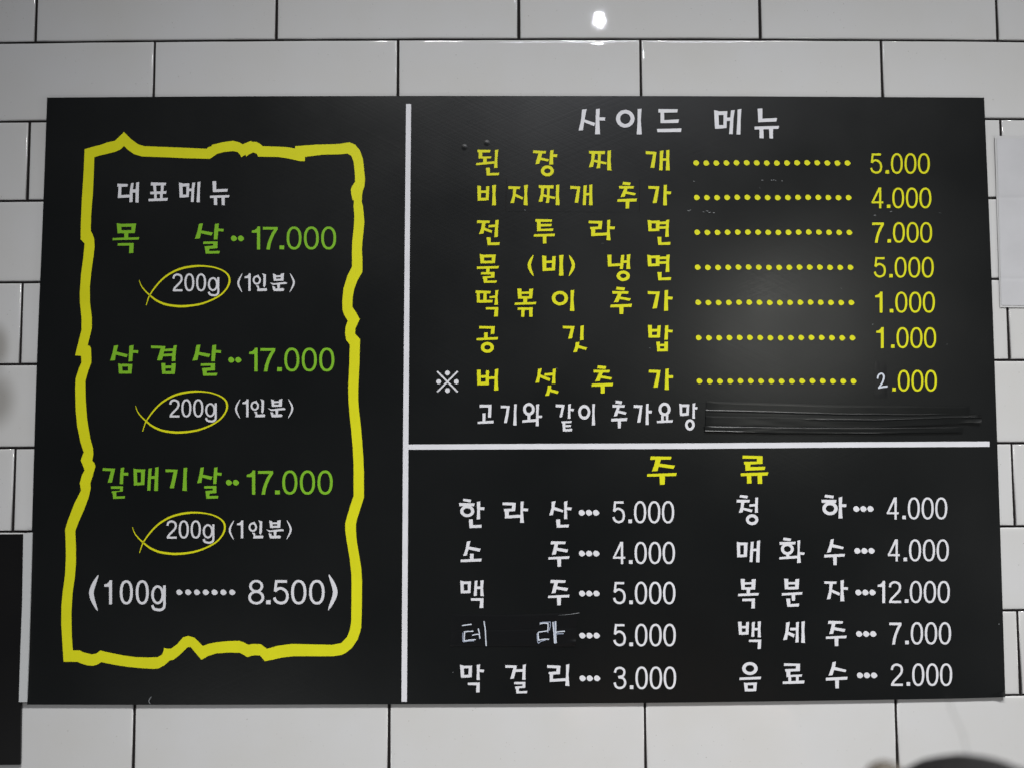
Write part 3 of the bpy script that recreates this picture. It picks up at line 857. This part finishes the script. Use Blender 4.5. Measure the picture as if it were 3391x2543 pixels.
# wear: chipped specks and a hair-thin scratch
def scuffs(k):
    rs = random.Random(3)
    for px, py, w_ in ((2298, 601.7, 5), (2524, 598, 6), (2555, 598, 5), (2562, 597.5, 5), (2569, 599, 4), (2590, 600, 4), (2280, 699, 8), (2286, 697, 5), (2330, 703, 5),
                       (2342, 700, 8), (2350, 705, 9), (2364, 706, 6), (2951, 702, 8), (2897, 714, 8), (2151.7, 1153, 4), (1739, 697, 4), (3308, 2065, 5), (2890, 1075, 4), (1500, 2225, 3)):
        a_ = rs.uniform(-.5, .5)
        k.stroke([(px - w_ / 2, py + a_ * 3, 1.2), (px, py - a_, 2.4), (px + w_ / 2, py - a_ * 3, 1.0)])
    k.stroke(crom([(502, 2305, 1.5), (494, 2316, 2.5), (494, 2324, 2.5), (499, 2331, 1.0)], 5))
    k.stroke([(1850, 2036, .6), (1885, 2033, 1.2), (1918, 2028, 2.2)])
    for i in range(8):
        px, py = rs.uniform(1450, 3250), rs.uniform(350, 1250)
        k.stroke([(px, py, .5), (px + rs.uniform(4, 12), py + rs.uniform(-2, 6), .5)])


part('scuff_marks', scuff_m, scuffs, y=YI - 0.0004)


# ------------------------------------------------------------------ tape on the board
def sheet(name, fn, nu, nv, m, parent=None):
    bm = bmesh.new()
    g = [[bm.verts.new(fn(i / nu, j / nv)) for j in range(nv + 1)] for i in range(nu + 1)]
    for i in range(nu):
        for j in range(nv):
            bm.faces.new((g[i][j], g[i + 1][j], g[i + 1][j + 1], g[i][j + 1]))
    bmesh.ops.recalc_face_normals(bm, faces=bm.faces)
    return obj(name, bm, m, parent, True)


def lerp(pts, t):
    t *= len(pts) - 1
    i = min(int(t), len(pts) - 2)
    f = t - i
    return tuple(a_ * (1 - f) + b_ * f for a_, b_ in zip(pts[i], pts[i + 1]))


def tape(name, topline, botline, base, seed, nu=90, nv=56, ridge=(), fan=0.0, m=None, edge_h=0.00035):
    def fn(u, v):
        a_, b_ = lerp(topline, u), lerp(botline, u)
        px, py = a_[0] * (1 - v) + b_[0] * v, a_[1] * (1 - v) + b_[1] * v
        edge = min(1.0, min(v, 1 - v) * 9, u * 40, (1 - u) * 40)
        hgt = base + edge_h * edge
        hgt += 0.00010 * noise.noise(Vector((u * 9 + seed, v * 2.0, seed)))
        for c_, wd, hh, u0, u1 in ridge:      # long wrinkles
            k = max(0.0, min(1.0, (u - u0) * 12, (u1 - u) * 12))
            cc = c_ + 0.05 * noise.noise(Vector((u * 4, seed, 2)))
            hgt += k * hh * math.exp(-((v - cc) / wd) ** 2)
        if fan:
            hgt += fan * max(0, (u - 0.93) / 0.07) ** 1.5 * (abs(v - .5) + .15)
        return at(px, py, YB - hgt)
    return sheet(name, fn, nu, nv, m or tape_m)


TG = 'black tape strips covering a line of the menu'
t1 = tape('tape_strip', [(2340, 1328), (2780, 1341), (3000, 1343), (3212, 1345)], [(2336, 1384), (2800, 1395), (3000, 1396), (3212, 1398)], 0.0007, 1.0,
          ridge=((.56, .035, .0005, -.1, .9),))
thing('', 'long shiny black tape strip on the board, topmost of three under the mushroom line', 'tape', TG, t1)
t2 = tape('tape_strip', [(2338, 1377), (2600, 1379), (2900, 1382), (3250, 1374)], [(2336, 1414), (2600, 1417), (2900, 1419), (3250, 1399)], 0.0013, 4.0,
          ridge=((.24, .05, .0006, .40, 1.2),), fan=0.004)
thing('', 'long black tape strip with its frayed right end lifting, middle of three on the board', 'tape', TG, t2)
t3 = tape('tape_strip', [(2334, 1411), (2600, 1415), (2900, 1416), (3190, 1414)], [(2334, 1430), (2560, 1436), (2900, 1437), (3190, 1432)], 0.0020, 9.0,
          ridge=((.84, .08, .0004, -.1, .25), (.86, .08, .0004, .52, .75)))
thing('', 'narrow black tape strip just above the white divider line, lowest of three', 'tape', TG, t3)

# patch with the hand-written figure
pt = tape('price_patch', [(2896, 1196), (2936, 1196)], [(2894, 1318), (2938, 1318)], 0.0002, 2.0, 6, 20, m=film_m, edge_h=0.0001)
thing('', 'small dark tape patch with a white hand-written figure 2 in the last yellow price', 'tape patch', None, pt)
Q = lambda x, y: (2800 + x / 5.53, 1150 + y / 5.53)
part('handwritten_figure', chalk_m, lambda k: (
    k.stroke(crom([Q(584, 578) + (5.2,), Q(605, 510) + (5.6,), Q(655, 482) + (5.6,), Q(695, 510) + (6,), Q(697, 580) + (6,), Q(660, 670) + (5.6,), Q(602, 745) + (5,)], 8)),
    k.stroke([Q(596, 748) + (4.6,), Q(690, 724) + (5.8,), Q(770, 716) + (6.4,)])), pt, YB - 0.00115)

# patch with the hand-written drink name
dp = thing('drink_patch', 'black tape patch with a drink name hand-written in thin white marker', 'tape patch')
f1 = tape('tape_film', [(1492, 2032), (1700, 2034), (1918, 2026)], [(1492, 2089), (1700, 2086), (1905, 2086)], 0.0002, 5.0, 50, 24, m=film_m, edge_h=0.00025)
f2 = tape('tape_film', [(1494, 2084), (1700, 2083), (1912, 2078)], [(1490, 2139), (1700, 2139), (1905, 2140)], 0.0006, 6.0, 60, 24, ridge=((.74, .10, .0014, .93, 1.2), (.9, .1, .0005, -.1, .04)), m=film_m, edge_h=0.00025)
f1.parent = f2.parent = dp


def drink(k):
    Z = lambda x, y, w_: (1500 + x / 3, 1630 + y / 3, w_ / 3)
    for line in ('90,1320 185,1306', '108,1382 150,1378 202,1376', '116,1384 112,1440 112,1476', '112,1472 160,1464 226,1458', '190,1416 228,1408 262,1406', '250,1348 260,1390 268,1450',
                 '308,1276 320,1350 324,1420 330,1522', '862,1304 900,1296 946,1298', '944,1296 944,1340 942,1372', '850,1384 900,1378 946,1372', '846,1386 848,1430 852,1470', '852,1464 900,1456 954,1456',
                 '992,1284 1000,1360 1006,1440 1010,1496', '1020,1276 1022,1360 1022,1440 1026,1494', '1020,1386 1060,1380 1112,1376'):
        p = [tuple(map(float, q.split(','))) for q in line.split()]
        k.stroke(crom([Z(a_, b_, 11) for a_, b_ in p], 6))


def drink2(k):
    Z = lambda x, y, w_: (1500 + x / 3, 1630 + y / 3, w_ / 3)
    for line in ('98,1390 98,1430 100,1480', '102,1482 150,1474 210,1470', '864,1290 920,1286 972,1284', '968,1286 966,1330 956,1368', '836,1396 838,1440 844,1492', '846,1496 880,1474 920,1464',
                 '1006,1280 1012,1370 1016,1500', '1022,1404 1060,1400 1100,1400', '940,1372 944,1392'):
        p = [tuple(map(float, q.split(','))) for q in line.split()]
        k.stroke(crom([Z(a_, b_, 8) for a_, b_ in p], 6))


part('handwriting', chalk_m, drink, dp, YB - 0.0018)
part('marker_double_lines', marker_m, drink2, dp, YB - 0.0017).name = 'handwriting_second_pass'  # thinner doubled marker strokes beside the first ones


# ------------------------------------------------------------------ things beside the board
def slab(name, pts, y0, y1, m, parent=None, bev=0.0):
    bm = bmesh.new()
    a_ = [bm.verts.new(at(*p, y0)) for p in pts]
    b_ = [bm.verts.new((v.co.x, y1, v.co.z)) for v in a_]
    bm.faces.new(a_)
    bm.faces.new(list(reversed(b_)))
    for i in range(len(a_)):
        k = (i + 1) % len(a_)
        bm.faces.new((a_[i], b_[i], b_[k], a_[k]))
    bmesh.ops.recalc_face_normals(bm, faces=bm.faces)
    if bev:
        bmesh.ops.bevel(bm, geom=bm.edges[:], offset=bev, segments=2, affect='EDGES')
    return obj(name, bm, m, parent)


sg = slab('black_panel', [(-900, 1775), (-300, 1771), (76.5, 1768), (73, 2000), (66, 2531.5), (-300, 2534), (-900, 2540)], -0.0035, -0.0004, sign_m, None, 0.0003)
thing('', 'plain black panel cut off by the left edge, lower left of the menu board', 'panel', None, sg)
st_ = slab('trim_strip', [(76.5, 1764.5), (106.5, 1762), (102, 1930), (95.5, 2150), (89, 2324), (61.5, 2324), (67, 2150), (73, 1990)], -0.0062, -0.0044, strip_m, None, 0.0003)
thing('', 'narrow white plastic strip standing between the black panel and the menu board', 'strip', None, st_)

ls = thing('laminated_sheet', 'blank white laminated sheet taped to the tiles right of the menu board', 'sheet')


def crease(z):
    return 0.0002 * sum(math.exp(-((z - zg) / 0.0022) ** 2) for zg in (at(3391, 657).z, at(3391, 924.5).z))


def sheet_fn(tl, tr, br, bl, h):
    def fn(u, v):
        a_ = (tl[0] * (1 - u) + tr[0] * u, tl[1] * (1 - u) + tr[1] * u)
        b_ = (bl[0] * (1 - u) + br[0] * u, bl[1] * (1 - u) + br[1] * u)
        px, py = a_[0] * (1 - v) + b_[0] * v, a_[1] * (1 - v) + b_[1] * v
        p = at(px, py, -h)
        p.y += crease(p.z) - 0.0006 * math.exp(-u * 30) * (0.4 + .6 * sin(v * 5 + 1) ** 2)
        return p
    return fn


sheet('laminate_margin', sheet_fn((3293, 452), (3960, 449), (3960, 1024), (3311.5, 1018.5), 0.0010), 20, 160, lam_m, ls)
sheet('paper', sheet_fn((3300, 460.5), (3952, 458), (3952, 1016), (3315.5, 1011.5), 0.0014), 20, 160, paper_m, ls)


# ------------------------------------------------------------------ people and the blurred tip at the lower edge
def chain(name, verts, edges, radii, m, parent=None, sub=2, root=0):
    me = bpy.data.meshes.new(name)
    me.from_pydata([Vector(v) for v in verts], edges, [])
    o = link(name, me, m, parent)
    sk = o.modifiers.new('skin', 'SKIN')
    for v, r_ in zip(me.skin_vertices[0].data, radii):
        v.radius = (r_, r_) if not isinstance(r_, tuple) else r_
    me.skin_vertices[0].data[root].use_root = True
    sd = o.modifiers.new('sub', 'SUBSURF')
    sd.levels = sd.render_levels = sub
    return o


def ball(bm, c_, r_, seg=28, k=None, zmin=-1.0):
    rings = []
    n_ = seg // 2
    for i in range(n_ + 1):
        th = pi * i / n_
        ring = []
        for j in range(seg):
            ph = 2 * pi * j / seg
            d = Vector((sin(th) * cos(ph), sin(th) * sin(ph), cos(th)))
            s = k(d) if k else 1
            ring.append(bm.verts.new((c_[0] + d.x * r_[0] * s, c_[1] + d.y * r_[1] * s, c_[2] + d.z * r_[2] * s)))
        rings.append(ring)
    for a_, b_ in zip(rings[:-1], rings[1:]):
        for j in range(seg):
            bm.faces.new((a_[j], b_[j], b_[(j + 1) % seg], a_[(j + 1) % seg]))
    bmesh.ops.remove_doubles(bm, verts=bm.verts, dist=1e-5)


def person(headtop, label, group, tuft):
    x, y, z = headtop
    root = thing('person', label, 'person', group)
    hc = (x, y, z - 0.105)
    V = [(x, y + .02, z - .86), (x, y + .01, z - .62), (x, y, z - .36), (x, y, z - .25), (x, y + .005, z - .16), (x, y + .01, z - .075),
         (x - .17, y, z - .33), (x - .22, y + .02, z - .60), (x - .19, y + .20, z - .76), (x + .17, y, z - .33), (x + .22, y + .02, z - .60), (x + .19, y + .20, z - .76)]
    E = [(0, 1), (1, 2), (2, 3), (3, 4), (4, 5), (2, 6), (6, 7), (7, 8), (2, 9), (9, 10), (10, 11)]
    rad = [.15, .14, .12, .052, .07, .072, .062, .048, .036, .062, .048, .036]
    body = chain('body', V, E, rad, skin_m, root)
    bm = bmesh.new()

    def k(d):
        return 1 + 0.012 * noise.noise(d * 6) + 0.006 * noise.noise(d * 30)
    ball(bm, hc, (0.083, 0.102, 0.105), 56, k)
    for v in list(bm.verts):
        if v.co.z < hc[2] - 0.03 and v.co.y > hc[1] + .03:
            v.co.y = hc[1] + .03 + (v.co.y - hc[1] - .03) * .3
    obj('hair', bm, hair_m, root, True)
    bm = bmesh.new()
    ball(bm, (x, y + .01, z - .52), (.185, .125, .235), 40, lambda d: 1 + .03 * noise.noise(d * 5))
    obj('jacket', bm, coat_m, root, True)
    if tuft:
        bm = bmesh.new()
        rs = random.Random(11)
        for i in range(120):
            a_ = rs.uniform(0.95, 1.5)
            p0 = Vector((x + .078 * sin(a_), y - .02 + rs.uniform(-.06, .05), z - .012 - .03 * (1 - cos(a_))))
            pts = [p0 + Vector((rs.uniform(-.012, .012) * t, -.012 * t, .0035 * t - .004 * t * t)) for t in range(4)]
            for q0, q1 in zip(pts[:-1], pts[1:]):
                wv = Vector((.0006, 0, .0004))
                vs = [bm.verts.new(q) for q in (q0 - wv, q1 - wv, q1 + wv, q0 + wv)]
                bm.faces.new(vs)
        # one stray hair
        pr = [Vector((x - .003, y + .02, z - .004)), Vector((x - .005, y + .022, z + .012)), Vector((x - .010, y + .024, z + .024)), Vector((x - .014, y + .024, z + .040))]
        for q0, q1 in zip(pr[:-1], pr[1:]):
            wv = Vector((.00022, 0, 0))
            bm.faces.new([bm.verts.new(q) for q in (q0 - wv, q1 - wv, q1 + wv, q0 + wv)])
        obj('loose_strands', bm, hair_m, root)
    return root


p1 = at(3285, 2537, -0.46)
person(tuple(p1), 'out-of-focus person with dark hair, only the head top showing at the bottom right', None, True)

# rounded tip, out of focus
tp = at(2935, 2522, -0.44)
bm = bmesh.new()
prof = [(0.0, 0), (.006, -.0012), (.011, -.005), (.0145, -.011), (.016, -.02), (.0155, -.04), (.013, -.06), (.014, -.1), (.017, -.5), (.017, -.9)]
rings = [[bm.verts.new((tp.x + max(r_, 1e-4) * cos(2 * pi * i / 24), tp.y + max(r_, 1e-4) * sin(2 * pi * i / 24), tp.z + h_)) for i in range(24)] for r_, h_ in prof]
for a_, b_ in zip(rings[:-1], rings[1:]):
    for i in range(24):
        bm.faces.new((a_[i], b_[i], b_[(i + 1) % 24], a_[(i + 1) % 24]))
o = obj('rounded_post', bm, post_m, None, True)
thing('', 'blurred brown rounded post tip peeking in at the bottom edge left of the dark head', 'post', None, o)
